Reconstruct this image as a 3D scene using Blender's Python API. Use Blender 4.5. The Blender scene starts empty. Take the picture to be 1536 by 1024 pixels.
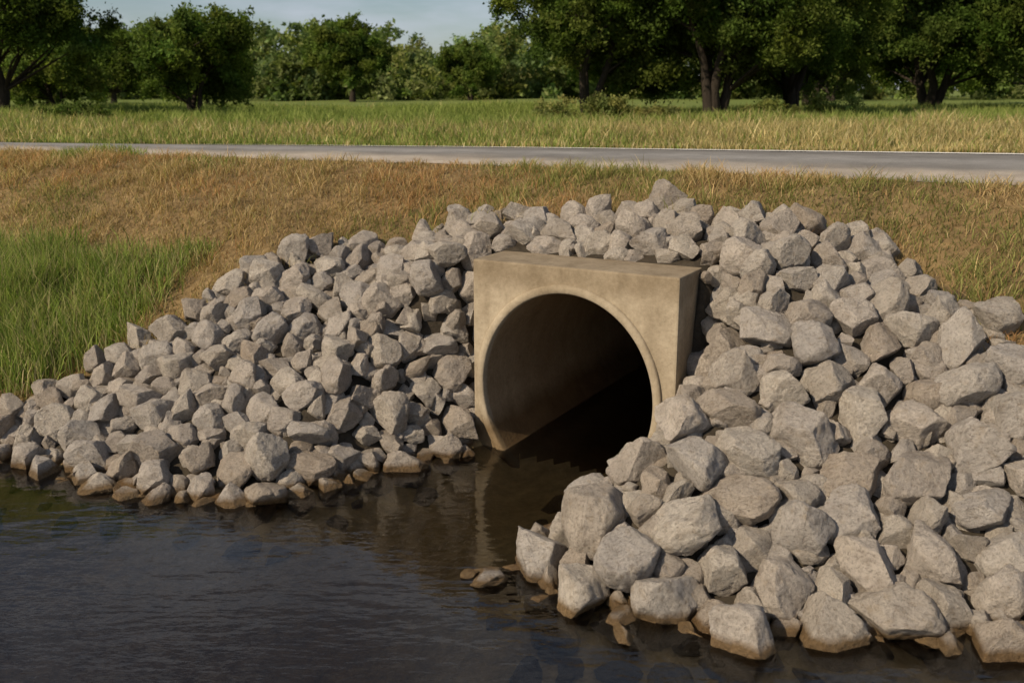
import bpy, bmesh, math, random
import numpy as np
from mathutils import Vector, noise, Matrix, Euler
rng=np.random.default_rng(7); random.seed(7)
S=bpy.context.scene
def link(o,parent=None):
    S.collection.objects.link(o)
    if parent: o.parent=parent
    return o
# ------------------------------------------------------------- helpers
def vnoise(x,y,seed=0):
    xi=np.floor(x).astype(np.int64); yi=np.floor(y).astype(np.int64)
    fx=x-xi; fy=y-yi; fx=fx*fx*(3-2*fx); fy=fy*fy*(3-2*fy)
    def h(a,b):
        n=(a*374761393+b*668265263+seed*1442695041)&0xffffffff
        n=((n^(n>>13))*1274126177)&0xffffffff
        return ((n^(n>>16))&0xffff)/65535.0
    return (h(xi,yi)*(1-fx)+h(xi+1,yi)*fx)*(1-fy)+(h(xi,yi+1)*(1-fx)+h(xi+1,yi+1)*fx)*fy
def fbm(x,y,seed=0,o=4):
    v=0;a=.5;t=0
    for i in range(o):
        v=v+a*vnoise(x*2**i,y*2**i,seed+i); t+=a; a*=.5
    return v/t
def smooth(a,b,x):
    t=np.clip((x-a)/(b-a),0,1); return t*t*(3-2*t)
def pdist(px,py,poly,closed=False):
    d=np.full(px.shape,1e9); n=len(poly)
    for i in range(n if closed else n-1):
        ax,ay=poly[i]; bx,by=poly[(i+1)%n]
        dx,dy=bx-ax,by-ay
        t=np.clip(((px-ax)*dx+(py-ay)*dy)/(dx*dx+dy*dy),0,1)
        d=np.minimum(d,np.hypot(px-ax-t*dx,py-ay-t*dy))
    return d
def inside(px,py,poly):
    c=np.zeros(px.shape,bool); n=len(poly)
    for i in range(n):
        ax,ay=poly[i]; bx,by=poly[(i+1)%n]
        if ay==by: continue
        k=((ay>py)!=(by>py))&(px<(bx-ax)*(py-ay)/(by-ay)+ax)
        c^=k
    return c
def mesh_np(name,v,f,col=None,smooth_s=False):
    me=bpy.data.meshes.new(name); v=np.asarray(v,np.float32); f=np.asarray(f,np.int32)
    k=f.shape[1]
    me.vertices.add(len(v)); me.vertices.foreach_set('co',v.ravel())
    me.loops.add(f.size); me.loops.foreach_set('vertex_index',f.ravel())
    me.polygons.add(len(f)); me.polygons.foreach_set('loop_start',np.arange(len(f),dtype=np.int32)*k)
    if smooth_s: me.polygons.foreach_set('use_smooth',np.ones(len(f),bool))
    me.update(calc_edges=True)
    if col is not None:
        a=me.color_attributes.new('Col','FLOAT_COLOR','POINT')
        c=np.ones((len(v),4),np.float32); c[:,:3]=col; a.data.foreach_set('color',c.ravel())
    return me
class NT:
    def __init__(s,name):
        s.m=bpy.data.materials.new(name); s.m.use_nodes=True; s.t=s.m.node_tree; s.t.nodes.clear()
        s.out=s.n('ShaderNodeOutputMaterial')
    def n(s,t,**k):
        nd=s.t.nodes.new(t)
        for a,b in k.items(): setattr(nd,a,b)
        return nd
    def l(s,a,b): s.t.links.new(a,b)
    def noise(s,vec,scale,detail=6,rough=.6):
        nd=s.n('ShaderNodeTexNoise'); nd.inputs['Scale'].default_value=scale; nd.inputs['Detail'].default_value=detail; nd.inputs['Roughness'].default_value=rough
        if vec: s.l(vec,nd.inputs['Vector'])
        return nd.outputs['Fac']
    def ramp(s,fac,stops):
        nd=s.n('ShaderNodeValToRGB'); cr=nd.color_ramp
        while len(cr.elements)<len(stops): cr.elements.new(.5)
        for e,(p,c) in zip(cr.elements,stops): e.position=p; e.color=(*c,1) if len(c)==3 else c
        s.l(fac,nd.inputs[0]); return nd.outputs[0]
    def mix(s,fac,a,b,mode='MIX'):
        nd=s.n('ShaderNodeMix',data_type='RGBA',blend_type=mode)
        for v,i in ((fac,0),(a,6),(b,7)):
            if isinstance(v,(int,float)): nd.inputs[i].default_value=v
            elif isinstance(v,tuple): nd.inputs[i].default_value=(*v,1)
            else: s.l(v,nd.inputs[i])
        return nd.outputs[2]
    def math(s,op,a,b=0,c=0,clamp=False):
        nd=s.n('ShaderNodeMath',operation=op,use_clamp=clamp)
        for i,v in enumerate((a,b,c)):
            if isinstance(v,(int,float)): nd.inputs[i].default_value=v
            else: s.l(v,nd.inputs[i])
        return nd.outputs[0]
    def bump(s,h,strength=.5,dist=.02,normal=None):
        nd=s.n('ShaderNodeBump'); nd.inputs['Strength'].default_value=strength; nd.inputs['Distance'].default_value=dist
        s.l(h,nd.inputs['Height'])
        if normal: s.l(normal,nd.inputs['Normal'])
        return nd.outputs[0]
    def bsdf(s,col,rough=.85,normal=None,spec=.3):
        nd=s.n('ShaderNodeBsdfPrincipled')
        if isinstance(col,tuple): nd.inputs['Base Color'].default_value=(*col,1)
        else: s.l(col,nd.inputs['Base Color'])
        if isinstance(rough,(int,float)): nd.inputs['Roughness'].default_value=rough
        else: s.l(rough,nd.inputs['Roughness'])
        nd.inputs['Specular IOR Level'].default_value=spec
        if normal: s.l(normal,nd.inputs['Normal'])
        s.l(nd.outputs[0],s.out.inputs[0]); return nd
# ------------------------------------------------------------- layout
YAW=math.radians(29)
C=(.53,8.88); D=(math.cos(YAW),-math.sin(YAW)); Q=(math.sin(YAW),math.cos(YAW))
def sq(x,y):
    rx=x-C[0]; ry=y-C[1]
    return rx*D[0]+ry*D[1], rx*Q[0]+ry*Q[1]
def W(s,q): return (C[0]+s*D[0]+q*Q[0], C[1]+s*D[1]+q*Q[1])
shore=[(-60,18),(-15,10.8),(-8,9.65),(-4.9,9.15),(-4.1,8.68),(-3.24,8.22),(-2.2,8.04),(-1.85,8.32),(-1.25,8.78),(-.5,9.2),
       W(-.93,.0),W(-.93,.3),W(.80,.3),W(.80,-.05),(.98,8.15),(.66,7.5),(.47,7.0),(.34,6.6),(.72,6.25),(1.42,5.94),(2.88,5.86),(4.5,5.65),(8,4.7),(20,1),(60,-6)]
water_poly=shore+[(60,-14),(-60,-14)]
near_edge=[(-60,38),(-22,21.6),(-8.4,16.5),(0,13.1),(5.3,10.4),(9,8.7),(20,6),(60,2)]
far_edge=[(-60,42),(-22,21.6+2.4),(-9.4,18.7),(0,17.2),(7.8,15.5),(14,13.6),(25,11.2),(60,7)]
behind_poly=near_edge+[(4000,2),(4000,4000),(-4000,4000),(-4000,38)]
beyond_poly=far_edge+[(4000,7),(4000,4000),(-4000,4000),(-4000,42)]
ZR=2.45
def height(x,y):
    x=np.asarray(x,float); y=np.asarray(y,float)
    dw=pdist(x,y,water_poly,True); dc=pdist(x,y,near_edge)
    inw=inside(x,y,water_poly); beh=inside(x,y,behind_poly); bey=inside(x,y,beyond_poly)
    t=dw/(dw+dc+1e-6)
    z=ZR*np.sin(np.pi/2*t**1.1)
    s,q=sq(x,y)
    zm=1.8+.32*np.maximum(q-.5,0)-.62*np.maximum(.5-q,0)-.38*np.maximum(np.abs(s)-1.6,0)
    cap=(1.25+1.5*smooth(-.1,.5,q))*dw+1.6*(1-smooth(.98,1.2,np.abs(s)))*smooth(.36,.46,q)
    zm=np.minimum(np.minimum(zm,cap),ZR)
    z=np.maximum(z,zm)
    bump=(fbm(x*1.3,y*1.3,3)-.5)*.16+(fbm(x*6,y*6,5)-.5)*.05
    z=z+bump*smooth(0,.8,dw)*smooth(0,1.2,dc)
    fd=pdist(x,y,far_edge)
    zf=ZR-.1*smooth(0,1.5,fd)+(fbm(x*.12,y*.12,9)-.5)*.5*smooth(2,20,fd)*(1-smooth(60,200,fd))
    z=np.where(beh,ZR,z); z=np.where(bey,zf,z)
    south=(y<-5)&~inw
    z=np.where(south,np.minimum(.45*dw,1.4),z)
    dmax=.30+1.9*smooth(.5,-2.6,x+.25*(y-6))
    bed=-dmax*(1-np.exp(-.50*dw/dmax))-.06*fbm(x*2,y*2,8)*smooth(0,.5,dw)
    z=np.where(inw,bed,z)
    return z
rock_poly=[(-7.5,9.2),(-5.2,8.3),(-3.2,7.5),(-2,7.6),(-.2,8.8),W(-1,0),W(-1,.3),W(.8,.3),W(.8,-.05),(.5,7.8),(-.1,6.5),(0.3,5.8),(1.4,5.5),(2.9,5.4),(7.5,4.1),(7.5,6.6),(5.4,6.9),(4.5,7.3),
           (4.06,7.65),(3.95,8.0),(3.87,8.4),(3.8,8.8),(3.4,9.35),(2.3,9.85),(.98,10.4),(-.3,10.9),(-1.4,11.4),(-2.15,11.25),(-2.8,10.8),(-3.45,10.3),(-4.3,9.95),(-4.85,9.75),(-5.2,9.6),(-7.5,10.0)]
# ------------------------------------------------------------- ground
def axis(lo,hi,step,mn,mx):
    a=list(np.arange(lo,hi+1e-6,step)); g=step
    while a[-1]<mx: g*=1.18; a.append(a[-1]+g)
    b=[lo]; g=step
    while b[-1]>mn: g*=1.18; b.append(b[-1]-g)
    return np.array(b[:0:-1]+a)
gx=axis(-10,8,.08,-2500,2500); gy=axis(4.5,19,.08,-400,3500)
X,Y=np.meshgrid(gx,gy); Z=height(X.ravel(),Y.ravel()); xx=X.ravel(); yy=Y.ravel()
nx,ny=len(gx),len(gy)
idx=np.arange(nx*ny).reshape(ny,nx)
F=np.stack([idx[:-1,:-1].ravel(),idx[:-1,1:].ravel(),idx[1:,1:].ravel(),idx[1:,:-1].ravel()],1)
fs,fq=sq(xx[F].mean(1),yy[F].mean(1)); fz=Z[F].min(1)
kill=(np.abs(fs)<1.0)&(fq>.12)&(fq<1.2)&(fz<1.72)
F=F[~kill]
inw=inside(xx,yy,water_poly); beh=inside(xx,yy,behind_poly); bey=inside(xx,yy,beyond_poly)
inr=inside(xx,yy,rock_poly)&~inw
n1=fbm(xx*.9,yy*.9,21)[:,None]; n2=fbm(xx*.15,yy*.15,31)[:,None]; n3=fbm(xx*5,yy*5,22)[:,None]
def lerp(a,b,t): return np.array(a)*(1-t)+np.array(b)*t
colr=lerp((.17,.115,.055),(.27,.20,.10),n1)*(.7+.6*n3)
colf=lerp((.24,.18,.075),(.13,.15,.04),smooth(.35,.65,n2))
far=smooth(22,50,yy)[:,None]
colf=colf*(1-far)+lerp((.17,.20,.055),(.12,.17,.04),n2)*far
col=np.where(bey[:,None],colf,colr)
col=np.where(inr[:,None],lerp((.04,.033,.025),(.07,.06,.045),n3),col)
col=np.where(inw[:,None],lerp((.30,.21,.09),(.46,.32,.15),n3),col)
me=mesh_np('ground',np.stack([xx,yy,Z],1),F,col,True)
ground=link(bpy.data.objects.new('ground',me))
m=NT('ground_soil'); tc=m.n('ShaderNodeNewGeometry').outputs['Position']
a=m.n('ShaderNodeAttribute',attribute_name='Col').outputs['Color']
nz=m.noise(tc,9,8,.7); c=m.mix(1,a,m.ramp(nz,[(.25,(.55,.55,.55)),(.75,(1.35,1.3,1.25))]),'MULTIPLY')
m.bsdf(c,.95,m.bump(nz,.8,.06),.1); me.materials.append(m.m)
# ------------------------------------------------------------- road
def resample(p,n):
    p=np.array(p); d=np.r_[0,np.cumsum(np.hypot(*np.diff(p,axis=0).T))]
    t=np.linspace(0,1,n)*d[-1]
    return np.stack([np.interp(t,d,p[:,0]),np.interp(t,d,p[:,1])],1)
def bez(p,n):
    r=resample(p,n); k=np.ones(9)/9
    for i in range(2):
        q=np.pad(r[:,i],4,mode='edge'); r2=np.convolve(q,k,'valid'); r[4:-4,i]=r2[4:-4]
    return r
NR=600; NA=24
ne=bez(near_edge,NR); fe=bez(far_edge,NR)
jit=(fbm(ne[:,0]*2.2,ne[:,1]*2.2,41)-.5)[:,None]
vv=[];cc=[]
dirn=(fe-ne)/np.linalg.norm(fe-ne,axis=1)[:,None]
for j in range(NA+1):
    t=j/NA; p=ne*(1-t)+fe*t
    if j==0: p=p+dirn*(jit*.5-.12)
    zz=ZR+.012+.05*math.sin(math.pi*t); 
    if j in(0,NA): zz=ZR+.004
    vv.append(np.c_[p,np.full(NR,zz)])
    w=smooth(.38,.08,np.full(NR,t)+.22*(fbm(p[:,0]*1.5,p[:,1]*1.5,44)-.5))[:,None]
    tr=.03*math.cos(t*math.pi*4)
    cc.append(np.array((.20+tr,.19+tr,.175+tr))*(1-w)+np.array((.36,.31,.25))*w)
V=np.concatenate(vv); CC=np.concatenate(cc)
I=np.arange((NA+1)*NR).reshape(NA+1,NR)
FR=np.stack([I[:-1,:-1].ravel(),I[:-1,1:].ravel(),I[1:,1:].ravel(),I[1:,:-1].ravel()],1)
me=mesh_np('road',V,FR,CC,True); road=link(bpy.data.objects.new('road',me))
m=NT('asphalt'); tc=m.n('ShaderNodeNewGeometry').outputs['Position']
a=m.n('ShaderNodeAttribute',attribute_name='Col').outputs['Color']
n_=m.noise(tc,1.4,6,.65); n2_=m.noise(tc,70,3,.7)
c=m.mix(1,a,m.ramp(n_,[(.3,(.72,.72,.72)),(.7,(1.25,1.25,1.25))]),'MULTIPLY')
c=m.mix(1,c,m.ramp(n2_,[(.3,(.75,.75,.75)),(.7,(1.25,1.25,1.25))]),'MULTIPLY')
m.bsdf(c,.9,m.bump(n2_,.5,.01),.2); me.materials.append(m.m)
pm=NT('worn_white_paint'); tc=pm.n('ShaderNodeNewGeometry').outputs['Position']
pm.bsdf(pm.ramp(pm.noise(tc,6,6,.7),[(.35,(.40,.38,.34)),(.55,(.78,.75,.70))]),.8)
for (ta,tb) in ((.86,.94),):
    vv=[]
    for t in (ta,tb):
        p=ne*(1-t)+fe*t; vv.append(np.c_[p,np.full(NR,ZR+.012+.05*math.sin(math.pi*t)+.012)])
    I=np.arange(2*NR).reshape(2,NR)
    me=mesh_np('edge_line',np.concatenate(vv),np.stack([I[0,:-1],I[0,1:],I[1,1:],I[1,:-1]],1)); me.materials.append(pm.m)
    link(bpy.data.objects.new('edge_line',me),road)
# ------------------------------------------------------------- headwall + pipe
OFF=-.04; EA=.87; EB=.955; ZC=.655; WH=1.03; ZT=1.85; ZB=-1.6; DEP=.6
N=128
def ell(k,a,b):
    t=2*math.pi*k/N; return (OFF+a*math.cos(t), ZC+b*math.sin(t))
def rectpt(k):
    t=2*math.pi*k/N; c,s=math.cos(t),math.sin(t)
    dx,dz=EA*c,EB*s; m_=1e9
    if dx>1e-9: m_=min(m_,(WH-OFF)/dx)
    if dx<-1e-9: m_=min(m_,(-WH-OFF)/dx)
    if dz>1e-9: m_=min(m_,(ZT-ZC)/dz)
    if dz<-1e-9: m_=min(m_,(ZB-ZC)/dz)
    return [OFF+dx*m_, ZC+dz*m_]
R=[rectpt(k) for k in range(N)]
for cx,cz in((WH,ZT),(-WH,ZT),(-WH,ZB),(WH,ZB)):
    k=min(range(N),key=lambda k:(R[k][0]-cx)**2+(R[k][1]-cz)**2); R[k]=[cx,cz]
wall=bpy.data.objects.new('concrete_culvert_headwall',None); link(wall)
def W3(s,q,z): x,y=W(s,q); return (x,y,z)
bm=bmesh.new()
fo=[bm.verts.new(W3(*[R[k][0],0,R[k][1]])) for k in range(N)]
bo=[bm.verts.new(W3(R[k][0],DEP,R[k][1])) for k in range(N)]
fi=[bm.verts.new(W3(ell(k,EA+.01,EB+.01)[0],0,ell(k,EA+.01,EB+.01)[1])) for k in range(N)]
bi=[bm.verts.new(W3(ell(k,EA+.01,EB+.01)[0],DEP,ell(k,EA+.01,EB+.01)[1])) for k in range(N)]
for k in range(N):
    j=(k+1)%N
    bm.faces.new((fo[k],fi[k],fi[j],fo[j])); bm.faces.new((bo[k],bo[j],bi[j],bi[k]))
    bm.faces.new((fo[k],fo[j],bo[j],bo[k])); bm.faces.new((fi[k],bi[k],bi[j],fi[j]))
bmesh.ops.recalc_face_normals(bm,faces=bm.faces)
so_=set(fo+bo)
ed=[e for e in bm.edges if len(e.link_faces)==2 and e.calc_face_angle(0)>1.2 and all(v in so_ for v in e.verts)]
bmesh.ops.bevel(bm,geom=ed,offset=.018,segments=2,affect='EDGES',profile=.6)
me=bpy.data.meshes.new('headwall_block'); bm.to_mesh(me); bm.free(); blk=link(bpy.data.objects.new('headwall_block',me),wall)
def concrete(name,base1,base2,streak=.35):
    m=NT(name); g=m.n('ShaderNodeNewGeometry').outputs['Position']
    n1=m.noise(g,1.7,8,.62); n2=m.noise(g,26,6,.7); n3=m.noise(g,6,6,.65)
    mp=m.n('ShaderNodeMapping'); m.l(g,mp.inputs[0]); mp.inputs['Scale'].default_value=(5,5,.6); st=m.noise(mp.outputs[0],1,5,.6)
    c=m.ramp(n1,[(.3,base1),(.7,base2)])
    c=m.mix(.6,c,m.ramp(n3,[(.3,(.74,.72,.68)),(.7,(1.14,1.14,1.14))]),'MULTIPLY')
    c=m.mix(.5,c,m.ramp(n2,[(.3,(.68,.66,.62)),(.65,(1.15,1.15,1.15))]),'MULTIPLY')
    c=m.mix(streak,c,m.ramp(st,[(.38,(.5,.45,.38)),(.56,(1.04,1.03,1.02))]),'MULTIPLY')
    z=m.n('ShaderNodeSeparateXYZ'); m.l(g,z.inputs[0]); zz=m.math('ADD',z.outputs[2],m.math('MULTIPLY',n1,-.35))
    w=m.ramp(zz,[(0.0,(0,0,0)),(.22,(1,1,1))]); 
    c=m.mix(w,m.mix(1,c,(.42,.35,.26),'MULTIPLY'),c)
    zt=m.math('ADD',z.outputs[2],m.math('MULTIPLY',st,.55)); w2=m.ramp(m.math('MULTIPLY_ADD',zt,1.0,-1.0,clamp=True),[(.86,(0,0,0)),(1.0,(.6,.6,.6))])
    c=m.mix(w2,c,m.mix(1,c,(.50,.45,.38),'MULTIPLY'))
    pit=m.n('ShaderNodeTexVoronoi'); pit.inputs['Scale'].default_value=40; m.l(g,pit.inputs['Vector'])
    pr=m.ramp(pit.outputs['Distance'],[(.08,(0,0,0)),(.2,(1,1,1))])
    b=m.bump(n2,.45,.014); b=m.bump(pr,.25,.007,b)
    m.bsdf(c,.88,b,.25); return m.m
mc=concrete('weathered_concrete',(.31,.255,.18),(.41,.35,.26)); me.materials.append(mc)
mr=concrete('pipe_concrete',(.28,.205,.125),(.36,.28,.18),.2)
bm=bmesh.new()
prof=[(0.0,.05),(0.0,-.02),(.012,-.035),(.065,-.035),(.08,-.022),(.08,.03)]
rings=[]
for off,q in prof:
    rings.append([bm.verts.new(W3(ell(k,EA+off,EB+off)[0],q,ell(k,EA+off,EB+off)[1])) for k in range(N)])
for a_,b_ in zip(rings[:-1],rings[1:]):
    for k in range(N):
        f=bm.faces.new((a_[k],a_[(k+1)%N],b_[(k+1)%N],b_[k])); f.smooth=True
bmesh.ops.recalc_face_normals(bm,faces=bm.faces)
me=bpy.data.meshes.new('pipe_lip'); bm.to_mesh(me); bm.free(); link(bpy.data.objects.new('pipe_lip',me),wall); me.materials.append(mc)
bm=bmesh.new(); rings=[]
for q in [.05,.6,1.2,2,3,4,5,6,8,10,13]: rings.append([bm.verts.new(W3(ell(k,EA,EB)[0],q,ell(k,EA,EB)[1])) for k in range(N)])
for a_,b_ in zip(rings[:-1],rings[1:]):
    for k in range(N):
        f=bm.faces.new((a_[k],b_[k],b_[(k+1)%N],a_[(k+1)%N])); f.smooth=True
bm.faces.new(rings[-1])
me=bpy.data.meshes.new('culvert_pipe'); bm.to_mesh(me); bm.free(); link(bpy.data.objects.new('culvert_pipe',me),wall); me.materials.append(mr)
# ------------------------------------------------------------- water (closed body, absorbing)
bm=bmesh.new(); bmesh.ops.create_cube(bm,size=1)
for v in bm.verts: v.co=Vector((v.co.x*200,(v.co.y+.5)*63-40,(v.co.z-.5)*4))
me=bpy.data.meshes.new('water'); bm.to_mesh(me); bm.free()
water=link(bpy.data.objects.new('water',me))
m=NT('pond_water'); g=m.n('ShaderNodeNewGeometry').outputs['Position']
mp=m.n('ShaderNodeMapping'); m.l(g,mp.inputs[0]); mp.inputs['Rotation'].default_value=(0,0,.2); mp.inputs['Scale'].default_value=(1,2.4,1)
h1=m.noise(mp.outputs[0],2.1,2,.5); h2=m.noise(mp.outputs[0],8,2,.5); patch=m.noise(g,.5,2,.5)
hh=m.math('ADD',h1,m.math('MULTIPLY',m.math('MULTIPLY',h2,.26),m.math('MULTIPLY',patch,2.0)))
b=m.bump(hh,.5,.014)
fr=m.n('ShaderNodeFresnel'); fr.inputs[0].default_value=1.42; m.l(b,fr.inputs['Normal'])
gl=m.n('ShaderNodeBsdfGlossy'); gl.inputs['Roughness'].default_value=.01; m.l(b,gl.inputs['Normal']); gl.inputs['Color'].default_value=(1,1,1,1)
tr=m.n('ShaderNodeBsdfTransparent'); tr.inputs[0].default_value=(.98,.97,.94,1)
mx=m.n('ShaderNodeMixShader'); m.l(fr.outputs[0],mx.inputs[0]); m.l(tr.outputs[0],mx.inputs[1]); m.l(gl.outputs[0],mx.inputs[2]); m.l(mx.outputs[0],m.out.inputs[0])
va=m.n('ShaderNodeVolumeAbsorption'); va.inputs['Color'].default_value=(.58,.40,.04,1); va.inputs['Density'].default_value=.85; m.l(va.outputs[0],m.out.inputs['Volume'])
me.materials.append(m.m)
# ------------------------------------------------------------- rocks
def make_rock(seed,sub=5):
    r=np.random.default_rng(seed); bm=bmesh.new(); bmesh.ops.create_icosphere(bm,subdivisions=sub,radius=1)
    me=bpy.data.meshes.new('rock_mesh'); bm.to_mesh(me); bm.free()
    n=len(me.vertices); co=np.empty(n*3,np.float32); me.vertices.foreach_get('co',co); co=co.reshape(-1,3).astype(float)
    co*=np.array([1.1,1.0,.95])*1.14
    K=r.integers(11,18); k=r.uniform(.008,.028)
    for i in range(K):
        d=r.normal(size=3); d/=np.linalg.norm(d); dd=r.uniform(.62,.92)
        s=co@d-dd; sp=k*np.logaddexp(0,s/k); co-=sp[:,None]*d
    sh=r.uniform(0,50,3)
    for i in range(n):
        p=Vector(co[i]+sh)
        dv=noise.fractal(p*1.5,1.0,2.1,3)*.06+noise.fractal(p*5,.7,2.1,5)*.036-.06*max(0,noise.noise(p*2.6+Vector((9,9,9)))-.12)
        co[i]*=1+dv
    me.vertices.foreach_set('co',co.astype(np.float32).ravel()); me.polygons.foreach_set('use_smooth',np.ones(len(me.polygons),bool)); me.update()
    return me
m=NT('riprap_limestone'); tcn=m.n('ShaderNodeTexCoord').outputs['Object']; oi=m.n('ShaderNodeObjectInfo').outputs['Random']
comb=m.n('ShaderNodeVectorMath',operation='ADD'); m.l(tcn,comb.inputs[0]); cv=m.n('ShaderNodeCombineXYZ'); 
for i in range(3): m.l(m.math('MULTIPLY',oi,37.0+i*11),cv.inputs[i])
m.l(cv.outputs[0],comb.inputs[1]); vec=comb.outputs[0]
base=m.ramp(oi,[(0,(.49,.43,.37)),(.2,(.65,.575,.495)),(.4,(.53,.485,.44)),(.6,(.68,.61,.52)),(.8,(.55,.49,.42)),(1,(.50,.42,.34))])
n1=m.noise(vec,1.7,8,.65); n2=m.noise(vec,9,8,.72); n3=m.noise(vec,3.5,4,.6)
c=m.mix(1,base,m.ramp(n1,[(.3,(.72,.70,.68)),(.5,(1,1,1)),(.72,(1.16,1.16,1.15))]),'MULTIPLY')
c=m.mix(.9,c,m.ramp(n2,[(.32,(.54,.51,.48)),(.5,(1,1,1)),(.7,(1.14,1.14,1.13))]),'MULTIPLY')
c=m.mix(m.ramp(n3,[(.54,(0,0,0)),(.75,(.5,.5,.5))]),c,(.42,.32,.21))
g=m.n('ShaderNodeNewGeometry').outputs['Position']; z=m.n('ShaderNodeSeparateXYZ'); m.l(g,z.inputs[0])
wz=m.ramp(m.math('ADD',z.outputs[2],m.math('MULTIPLY',n1,-.08)),[(.0,(1,1,1)),(.05,(0,0,0))])
c=m.mix(wz,c,m.mix(1,c,(.40,.30,.18),'MULTIPLY'))
b=m.bump(n2,.9,.14); b=m.bump(m.noise(vec,30,4,.7),.5,.04,b)
m.bsdf(c,m.mix(wz,(.9,.9,.9),(.35,.35,.35)),b,.2); rockmat=m.m
protos=[make_rock(100+i) for i in range(20)]
for p in protos: p.materials.append(rockmat)
pile=bpy.data.objects.new('riprap_rock_pile',None); link(pile)
def place(x,y,z,r,tilt=.6,flat=None,rs=random):
    o=bpy.data.objects.new('rock',rs.choice(protos)); link(o,pile)
    o.location=(x,y,z); o.rotation_euler=(rs.gauss(0,tilt),rs.gauss(0,tilt),rs.uniform(0,6.283))
    f=flat or rs.uniform(.80,1.08)
    o.scale=(r*rs.uniform(1.02,1.2),r*rs.uniform(.9,1.06),r*f)
pts=np.zeros((0,4))
def layer(r0,r1,tries,fac,zoff,extra=None):
    global pts
    xs=rng.uniform(-7.4,7.2,tries); ys=rng.uniform(4.9,12.3,tries); rs=rng.uniform(r0,r1,tries)
    zs=height(xs,ys); jx=(fbm(xs*2,ys*2,131)-.5)*.6; ok=inside(xs+jx,ys+jx,rock_poly)&(zs>-.11)
    s,q=sq(xs,ys)
    bad=(np.abs(s-OFF)<EA+rs*.75)&(q>-.3-rs)&(q<DEP+rs*.75); ok&=~bad
    bad=(np.abs(s)<WH+rs*.6)&(q>-rs*.75)&(q<DEP+rs*.6); ok&=~bad
    if extra is not None: ok&=extra(xs,ys,rs)
    for x,y,z,r in zip(xs[ok],ys[ok],zs[ok],rs[ok]):
        if len(pts):
            d=np.sqrt((pts[:,0]-x)**2+(pts[:,1]-y)**2+(pts[:,2]-z)**2)
            if (d<fac*(pts[:,3]+r)).any(): continue
        pts=np.vstack([pts,(x,y,z,r)]); place(x,y,z+zoff*r,r)
near=lambda x,y,r:(x>.2)&(y<8.3)
vnear=lambda x,y,r:(x>.2)&(y<7.3)
layer(.21,.255,3500,.80,.38,vnear)
layer(.18,.23,6000,.80,.40,near)
layer(.155,.20,3000,.81,.40)
layer(.13,.165,18000,.79,.43)
layer(.105,.13,14000,.79,.48)
layer(.075,.10,9000,.80,.55)
layer(.05,.07,3000,.81,.6)
pts=np.zeros((0,4))
layer(.10,.15,20000,.72,-.12)
for x,y,z,r,f in [(-.13,6.57,-.03,.17,.55),(-.31,6.62,-.005,.065,.7),(.21,7.2,.03,.11,.9),(.1,6.85,.0,.09,.8),(.74,5.82,-.05,.15,.55),(-.22,6.7,-.05,.09,.7),(.02,6.72,-.04,.1,.7),(1.0,5.4,-.14,.16,.6),(.3,6.0,-.12,.15,.6)]:
    place(x,y,z,r,.2,f)
n=1700; xs=rng.uniform(-5.5,4.5,n); ys=rng.uniform(4.2,9,n); zs=height(xs,ys); dsh=pdist(xs,ys,shore); iw=inside(xs,ys,water_poly)
for i in range(n):
    if iw[i] and rng.random()<math.exp(-dsh[i]/(.6 if xs[i]>.0 else .22)):
        s_,q_=sq(xs[i],ys[i])
        if q_>-.4 and abs(s_)<1.1: continue
        place(xs[i],ys[i],zs[i]-.01,rng.uniform(.06,.16),.3,.6)
# ------------------------------------------------------------- grass
def blades(name,x,y,h,w,lean,col,mat,zoff=-.01):
    n=len(x); z=height(x,y)+zoff
    az=rng.uniform(0,2*np.pi,n); la=rng.uniform(0,2*np.pi,n)
    px,py=np.cos(az)*w/2,np.sin(az)*w/2
    lx,ly=np.cos(la)*lean*h,np.sin(la)*lean*h
    hz=h*np.sqrt(np.clip(1-lean**2*.6,.1,1))
    v=np.empty((n,5,3)); v[:,0]=np.stack([x-px,y-py,z],1); v[:,1]=np.stack([x+px,y+py,z],1)
    mxx,myy,mz=x+lx*.35,y+ly*.35,z+hz*.6
    v[:,2]=np.stack([mxx-px*.75,myy-py*.75,mz],1); v[:,3]=np.stack([mxx+px*.75,myy+py*.75,mz],1)
    v[:,4]=np.stack([x+lx,y+ly,z+hz],1)
    b=(np.arange(n)*5)[:,None]
    f=np.stack([b+[0,1,3],b+[0,3,2],b+[2,3,4]],1).reshape(-1,3)
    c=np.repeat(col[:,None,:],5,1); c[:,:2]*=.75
    me=mesh_np(name,v.reshape(-1,3),f,c.reshape(-1,3)); me.materials.append(mat)
    return link(bpy.data.objects.new(name,me))
def leafmat(name,trans=.35):
    m=NT(name); a=m.n('ShaderNodeAttribute',attribute_name='Col').outputs['Color']
    d=m.n('ShaderNodeBsdfDiffuse'); m.l(a,d.inputs[0]); t=m.n('ShaderNodeBsdfTranslucent'); m.l(m.mix(1,a,(1.2,1.35,.7),'MULTIPLY'),t.inputs[0])
    x=m.n('ShaderNodeMixShader'); x.inputs[0].default_value=trans; m.l(d.outputs[0],x.inputs[1]); m.l(t.outputs[0],x.inputs[2]); m.l(x.outputs[0],m.out.inputs[0]); return m.m
gm=leafmat('grass_blade'); 
def pick(n,cols,wts):
    c=np.array(cols)[rng.choice(len(cols),n,p=np.array(wts)/sum(wts))]
    return c*rng.uniform(.7,1.25,(n,1))
n=480000; x=rng.uniform(-14,9,n); y=rng.uniform(5.5,19.5,n)
jx=(fbm(x*2,y*2,131)-.5)*.6; s_,q_=sq(x,y)
inrock=inside(x+jx,y+jx,rock_poly)&~((pdist(x+jx,y+jx,rock_poly,True)<.32*rng.random(n))&(pdist(x,y,water_poly,True)>.8))
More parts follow.
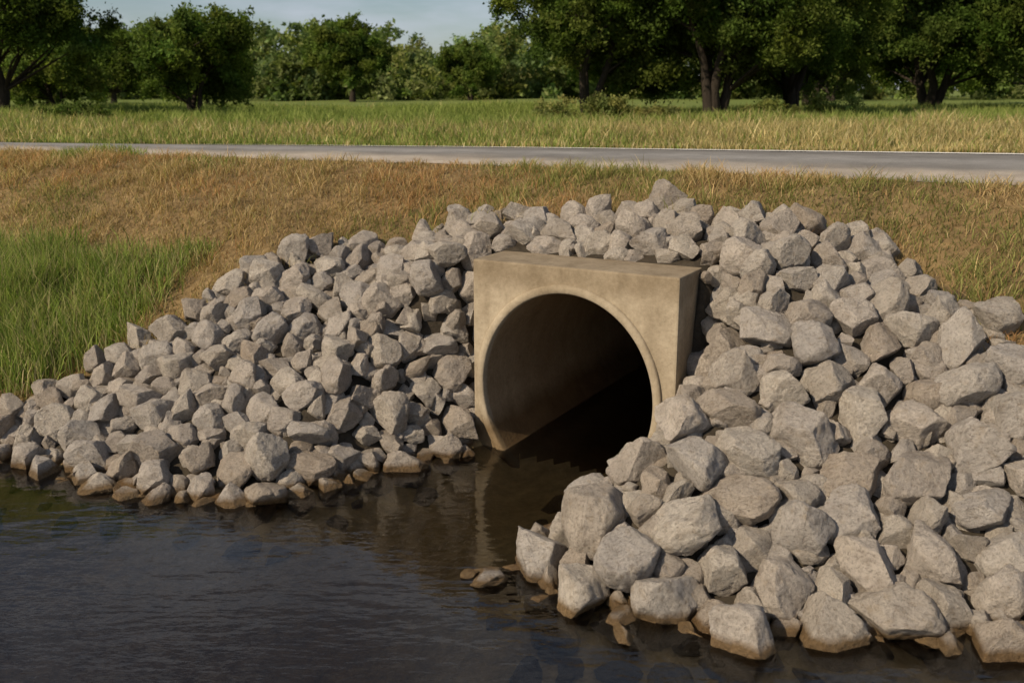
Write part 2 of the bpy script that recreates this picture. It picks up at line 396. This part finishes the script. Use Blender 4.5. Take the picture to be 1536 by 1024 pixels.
k=~inside(x,y,water_poly)&~inside(x,y,behind_poly)&~inrock&~((np.abs(s_)<1.5)&(q_<1.1))
k&=pdist(x,y,water_poly,True)>.05
dens=fbm(x*2.5,y*2.5,51); k&=rng.random(n)<(.3+1.2*dens)
x,y=x[k],y[k]; n=len(x); print('dry',n)
pn=fbm(x*1.1,y*1.1,61); pg=fbm(x*.7+9,y*.7,71); pr_=fbm(x*.8,y*.8,75); pc=fbm(x*4,y*4,66)
c=pick(n,[(.44,.32,.16),(.34,.235,.11),(.50,.39,.21),(.26,.175,.085),(.38,.245,.125)],[4,3,2.4,2,1])
rd=pick(n,[(.37,.205,.095),(.43,.265,.13)],[1,1]); t2=((rng.random(n)<smooth(.48,.66,pr_)*.6))[:,None]; c=np.where(t2,rd,c)
g_=pick(n,[(.19,.20,.065),(.26,.25,.09)],[1,1]); tt=(smooth(.50,.68,pg)*.65+.06>rng.random(n))[:,None]; c=np.where(tt,g_,c)
c=c*(.55+.9*pc)[:,None]
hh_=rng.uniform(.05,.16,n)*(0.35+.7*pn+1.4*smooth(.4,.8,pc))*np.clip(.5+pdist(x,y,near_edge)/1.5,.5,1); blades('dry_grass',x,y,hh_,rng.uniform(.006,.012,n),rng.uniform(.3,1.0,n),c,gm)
def tall(n,cx,cy,rx,ry,h0,h1,cols,w=(.006,.014)):
    a=rng.uniform(0,6.283,n); r=np.sqrt(rng.random(n)); x=cx+rx*r*np.cos(a); y=cy+ry*r*np.sin(a)
    k=(~inside(x,y,rock_poly))&(~inside(x,y,water_poly))&(rng.random(n)<np.clip(3.2*fbm(x*2.2,y*2.2,77)-.9,0.02,1)*np.clip(2.2*(1-r),.05,1)); x,y,r=x[k],y[k],r[k]; n=len(x)
    h=rng.uniform(h0,h1,n)*(1-.5*r**3)*(.5+.9*fbm(x*2,y*2,78)); return x,y,h,rng.uniform(*w,n),pick(n,cols,[1]*len(cols))
GR=[(.19,.26,.055),(.24,.31,.07),(.30,.34,.10),(.13,.19,.04),(.36,.34,.15),(.40,.34,.18)]
parts=[tall(56000,-6.5,10.8,2.9,1.4,.34,.72,GR),tall(900,-3.75,11.4,.45,.35,.10,.24,GR),tall(1800,-6.2,15.3,.9,.5,.12,.26,GR),tall(1200,-4.4,14.0,.8,.4,.08,.2,GR)]
x,y,h,w,c=[np.concatenate([p[i] for p in parts]) for i in range(5)]
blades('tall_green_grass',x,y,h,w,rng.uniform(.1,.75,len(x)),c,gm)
n=330000; u=rng.random(n)**1.5; y=14+u*46; x=rng.uniform(-1,1,n)*(y*.62+4)
k=inside(x,y,beyond_poly)&(pdist(x,y,far_edge)>.12); x,y=x[k],y[k]; n=len(x)
pn=fbm(x*.35,y*.35,81); pg=fbm(x*.12+3,y*.12,91); pc=fbm(x*1.5,y*1.5,95)
c=pick(n,[(.44,.35,.17),(.35,.27,.125),(.50,.42,.23),(.31,.26,.105)],[3,2,1.5,1.6]); g_=pick(n,[(.17,.215,.055),(.21,.255,.07),(.26,.29,.09)],[1,1,1])
tt=np.clip(.15+smooth(.42,.64,pg)*.65+smooth(23,36,y)*.7,0,1); sel=(rng.random(n)<tt)[:,None]; c=np.where(sel,g_,c)*(.6+.8*pc)[:,None]
h=rng.uniform(.10,.38,n)*(.25+1.0*pn+.7*smooth(.4,.75,pc))*(.4+.6*smooth(0,2.5,pdist(x,y,far_edge)))
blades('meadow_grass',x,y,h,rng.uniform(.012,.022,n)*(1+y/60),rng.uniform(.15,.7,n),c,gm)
# ------------------------------------------------------------- trees
bark=NT('bark'); tcn=bark.n('ShaderNodeTexCoord').outputs['Object']; mp=bark.n('ShaderNodeMapping'); bark.l(tcn,mp.inputs[0]); mp.inputs['Scale'].default_value=(8,8,1.5)
nb=bark.noise(mp.outputs[0],2,6,.7); bark.bsdf(bark.ramp(nb,[(.3,(.022,.018,.014)),(.7,(.06,.048,.037))]),.95,bark.bump(nb,.8,.05),.1)
lm=leafmat('foliage',.4)
def tube(P,R,sides=8):
    vs=[];fs=[]; P=[Vector(p) for p in P]
    for i,p in enumerate(P):
        d=(P[min(i+1,len(P)-1)]-P[max(i-1,0)]).normalized(); a=d.orthogonal().normalized() if i==0 else (a-d*a.dot(d)).normalized(); b=d.cross(a)
        for k in range(sides):
            t=2*math.pi*k/sides; vs.append(p+(a*math.cos(t)+b*math.sin(t))*R[i])
    for i in range(len(P)-1):
        for k in range(sides):
            j=(k+1)%sides; fs.append((i*sides+k,i*sides+j,(i+1)*sides+j,(i+1)*sides+k))
    return vs,fs
def leafquads(cen,size,r):
    n=len(cen); a=r.normal(size=(n,3)); a/=np.linalg.norm(a,axis=1)[:,None]; b=r.normal(size=(n,3)); b-=a*(a*b).sum(1)[:,None]; b/=np.linalg.norm(b,axis=1)[:,None]
    sz=size*r.uniform(.5,1.3,(n,1)); a=a*sz; b=b*sz*.5
    v=np.stack([cen-a,cen+b,cen+a,cen-b],1); f=np.arange(n*4).reshape(n,4); return v.reshape(-1,3),f
def crown_leaves(clumps,per,size,r,base):
    cs=[];cl=[]
    for (c,rad,br) in clumps:
        k=max(20,int(per*(rad**2))); nt_=9
        td=r.normal(size=(nt_,3)); td/=np.linalg.norm(td,axis=1)[:,None]; td[:,2]*=.7; td*=rad*r.uniform(.6,1.55,(nt_,1))
        ti=r.integers(0,nt_,k); s=r.random((k,1))**.7
        p=td[ti]*s+r.normal(size=(k,3))*rad*.20
        p[:,2]-=.22*(s[:,0]**2)*rad
        cs.append(c+p); cl.append(np.array(base)*br*r.uniform(.6,1.4,(k,1))*np.array([r.uniform(.85,1.15),1,r.uniform(.8,1.1)]))
    cen=np.concatenate(cs); col=np.concatenate(cl); v,f=leafquads(cen,size,r); return v,f,np.repeat(col,4,0)
def tree(name,x,y,H,Rc,seed,stems=3,low=.3,base=(.062,.095,.022),density=1500,leaf=.085,nc=130):
    r=np.random.default_rng(seed); rr=random.Random(seed)
    z0=height(np.array([x]),np.array([y]))[0]-.05
    root=bpy.data.objects.new(name,None); link(root); root.location=(x,y,z0)
    clumps=[]; NL=7
    lob=[]
    for i in range(NL):
        a=6.283*i/(NL-1)+r.uniform(-.4,.4); q=0 if i==NL-1 else r.uniform(.35,.62)
        lob.append((math.cos(a)*q*Rc,math.sin(a)*q*Rc,H*(low+(1-low)*(r.uniform(.24,.62) if i<NL-1 else .68)),r.uniform(.36,.52)))
    for i in range(nc):
        L=lob[i%NL]; d=r.normal(size=3); d/=np.linalg.norm(d); rad=r.random()**.35
        c=np.array([L[0]+d[0]*rad*Rc*L[3],L[1]+d[1]*rad*Rc*L[3],L[2]+d[2]*rad*H*(1-low)*.30])
        c[2]=min(max(c[2],H*low),H*.98)
        clumps.append((c,r.uniform(.09,.17)*Rc+.10,r.uniform(.6,1.4)))
    vs=[];fs=[]
    def add(P,R,s=7):
        v,f=tube(P,R,s); o=len(vs); vs.extend(v); fs.extend([tuple(i+o for i in q) for q in f])
    forks=[]; tr_=.034*H
    for s in range(stems):
        a=2*math.pi*s/stems+rr.uniform(-.5,.5); sp=(.1 if stems>1 else .02)*H
        P=[Vector((math.cos(a)*tr_*.5*(stems>1),math.sin(a)*tr_*.5*(stems>1),-.1))]
        for k in range(1,6):
            t=k/5; P.append(Vector((math.cos(a)*sp*t*1.9+rr.uniform(-.04,.04)*H*.6,math.sin(a)*sp*t*1.9+rr.uniform(-.04,.04)*H*.6,H*.62*t)))
        R_=[tr_*(1.25 if k==0 else 1-.14*k)*(1 if stems==1 else .72) for k in range(6)]
        add(P,R_,9); forks+=P[1:]
    for c,rad,br in clumps[::3]:
        cv=Vector(c); low_=[p for p in forks if p.z<cv.z+.1*H] or forks
        p0=min(low_,key=lambda p:(p-cv).length+abs(p.z-(cv.z-.3*H))*.6)
        mid=p0.lerp(cv,.5)+Vector((rr.uniform(-1,1),rr.uniform(-1,1),rr.uniform(-.2,1)))*.05*H
        add([p0,mid,cv],[tr_*.30,tr_*.17,tr_*.05],5)
    me=bpy.data.meshes.new('trunk_and_limbs'); me.from_pydata(vs,[],fs); me.polygons.foreach_set('use_smooth',[True]*len(fs)); me.materials.append(bark.m); link(bpy.data.objects.new('trunk_and_limbs',me),root)
    v,f,c=crown_leaves(clumps,density,leaf,r,base)
    me=mesh_np('foliage',v,f,c); me.materials.append(lm); link(bpy.data.objects.new('foliage',me),root)
    return root
T='shade_tree'
G1=(.095,.13,.030); G2=(.078,.11,.024); G3=(.13,.165,.04)
tree(T,-20.9,42,7.6,4.5,1,1,.28,base=G2,density=1100,nc=180)
tree(T,-12.7,41,4.7,3.5,2,3,.16,base=G1,density=1400)
tree(T,-15.2,98,8.2,4.8,3,1,.14,base=G1,density=500,leaf=.16)
tree(T,-4.2,105,5.8,3.6,4,2,.08,base=G1,density=500,leaf=.16)
tree(T,3.0,41,7.2,3.5,5,3,.08,base=G1,density=1200,nc=170)
tree(T,7.9,40,9.0,5.2,6,4,.15,base=G2,density=1100,nc=220)
tree(T,4.6,46,9.2,4.8,16,2,.12,base=G2,density=900,nc=160)
tree(T,12.2,45,8.6,4.4,7,3,.08,base=G1,density=1000,nc=160)
tree(T,21.5,53,10.0,6.0,8,3,.12,base=G2,density=800,leaf=.11,nc=200)
tree(T,16.8,58,9.4,5.2,9,2,.08,base=G1,density=800,leaf=.11,nc=160)
tree(T,27.0,52,10.8,6.2,10,3,.14,base=G2,density=800,leaf=.11,nc=200)
tree(T,-31,80,6.5,3.6,11,1,.08,base=G1,density=500,leaf=.14)
tree(T,-24.3,55,4.8,3.0,12,2,.06,base=G3,density=700,leaf=.11)
tree(T,31,100,7.5,4.8,13,2,.12,base=G3,density=420,leaf=.16)
tree(T,-37,66,9.0,5.0,14,2,.12,base=G2,density=500,leaf=.14)
tree(T,38,74,11.5,6.8,15,2,.12,base=G2,density=420,leaf=.15)
tree(T,-17.6,60,5.2,3.4,17,2,.08,base=G3,density=700,leaf=.11)
def shrub(x,y,H,R,seed,base=(.08,.11,.03),leaf=.06,per=1500):
    r=np.random.default_rng(seed); z0=height(np.array([x]),np.array([y]))[0]
    cl=[(np.array([r.uniform(-.7,.7)*R,r.uniform(-.7,.7)*R,r.uniform(.1,.75)*H*r.uniform(.4,1)]),r.uniform(.2,.4)*R,r.uniform(.7,1.3)) for _ in range(22)]
    v,f,c=crown_leaves(cl,per,leaf,r,base); v[:,2]=np.maximum(v[:,2],-.05)
    me=mesh_np('shrub',v,f,c); me.materials.append(lm); o=link(bpy.data.objects.new('shrub',me)); o.location=(x,y,z0)
shrub(-13.6,33,.8,.8,201); shrub(-15.2,34,.6,.9,202); shrub(1.6,37,1.2,1.0,203,(.19,.20,.07)); shrub(9.4,37,.9,1.3,205,(.15,.17,.05)); shrub(5.2,37,.9,.9,206,(.19,.19,.07)); shrub(3.4,38,1.3,1.2,207,(.17,.18,.06)); shrub(12.2,39,1.0,1.2,208,(.13,.16,.045))
r=np.random.default_rng(55); cl=[]
for i in range(330):
    yy_=r.uniform(110,175); xx_=r.uniform(-1,1)*yy_*.75; ang=xx_/yy_
    Hh=r.uniform(5.5,11)*yy_/140*(1+.3*(ang>.1)); Rr=r.uniform(2.5,5.5)
    tone=r.uniform(.75,1.3)
    for j in range(13):
        f_=r.random(); cl.append((np.array([xx_+r.uniform(-.9,.9)*Rr*(1-.5*f_),yy_+r.uniform(-.6,.6)*Rr,2.2+Hh*(.05+.85*f_)]),r.uniform(.9,1.9),tone*r.uniform(.75,1.25)))
v,f,c=crown_leaves(cl,60,.34,r,(.17,.205,.075))  # paler leaf base: distance haze is put into the colour
me=mesh_np('distant_tree_line',v,f,c); me.materials.append(lm); link(bpy.data.objects.new('distant_tree_line',me)); print('far leaves',len(f))
# ------------------------------------------------------------- light
sd=Vector((-.56,-.44,.56)).normalized()
el=math.asin(sd.z); az=math.atan2(sd.x,sd.y)
sun=bpy.data.lights.new('sun','SUN'); sun.energy=5.0; sun.angle=math.radians(.6); sun.color=(1,.84,.63)
so=link(bpy.data.objects.new('sun',sun)); so.rotation_euler=(-sd).to_track_quat('-Z','Y').to_euler()
w=bpy.data.worlds.new('World'); S.world=w; w.use_nodes=True; nt=w.node_tree; nt.nodes.clear()
sky=nt.nodes.new('ShaderNodeTexSky'); sky.sky_type='NISHITA'; sky.sun_disc=False; sky.sun_elevation=el; sky.sun_rotation=az; sky.air_density=1.0; sky.dust_density=.6; sky.ozone_density=2.2
tcw=nt.nodes.new('ShaderNodeTexCoord'); mpw=nt.nodes.new('ShaderNodeMapping'); mpw.inputs['Scale'].default_value=(1.6,1.6,7); nt.links.new(tcw.outputs['Generated'],mpw.inputs[0])
nw=nt.nodes.new('ShaderNodeTexNoise'); nw.inputs['Scale'].default_value=2.6; nw.inputs['Detail'].default_value=7; nw.inputs['Roughness'].default_value=.55; nt.links.new(mpw.outputs[0],nw.inputs['Vector'])
rw=nt.nodes.new('ShaderNodeValToRGB'); rw.color_ramp.elements[0].position=.44; rw.color_ramp.elements[0].color=(.12,.12,.12,1); rw.color_ramp.elements[1].position=.66; rw.color_ramp.elements[1].color=(.85,.85,.85,1); nt.links.new(nw.outputs['Fac'],rw.inputs[0])
mw=nt.nodes.new('ShaderNodeMix'); mw.data_type='RGBA'; nt.links.new(rw.outputs[0],mw.inputs[0]); nt.links.new(sky.outputs[0],mw.inputs[6]); mw.inputs[7].default_value=(7.2,7.8,9.0,1)
bg=nt.nodes.new('ShaderNodeBackground'); bg.inputs[1].default_value=.075; nt.links.new(mw.outputs[2],bg.inputs[0]); ow=nt.nodes.new('ShaderNodeOutputWorld'); nt.links.new(bg.outputs[0],ow.inputs[0])
# ------------------------------------------------------------- camera
cam=bpy.data.cameras.new('camera'); cam.lens=35.16; cam.sensor_width=36; cam.clip_end=8000; cam.clip_start=.1
co=link(bpy.data.objects.new('camera',cam)); co.location=(0,0,3.4); co.rotation_euler=(math.radians(90-14.1),0,0); S.camera=co
cam.dof.use_dof=True; cam.dof.focus_distance=8.6; cam.dof.aperture_fstop=2.2
S.view_settings.view_transform='Standard'; S.view_settings.look='None'; S.view_settings.exposure=0
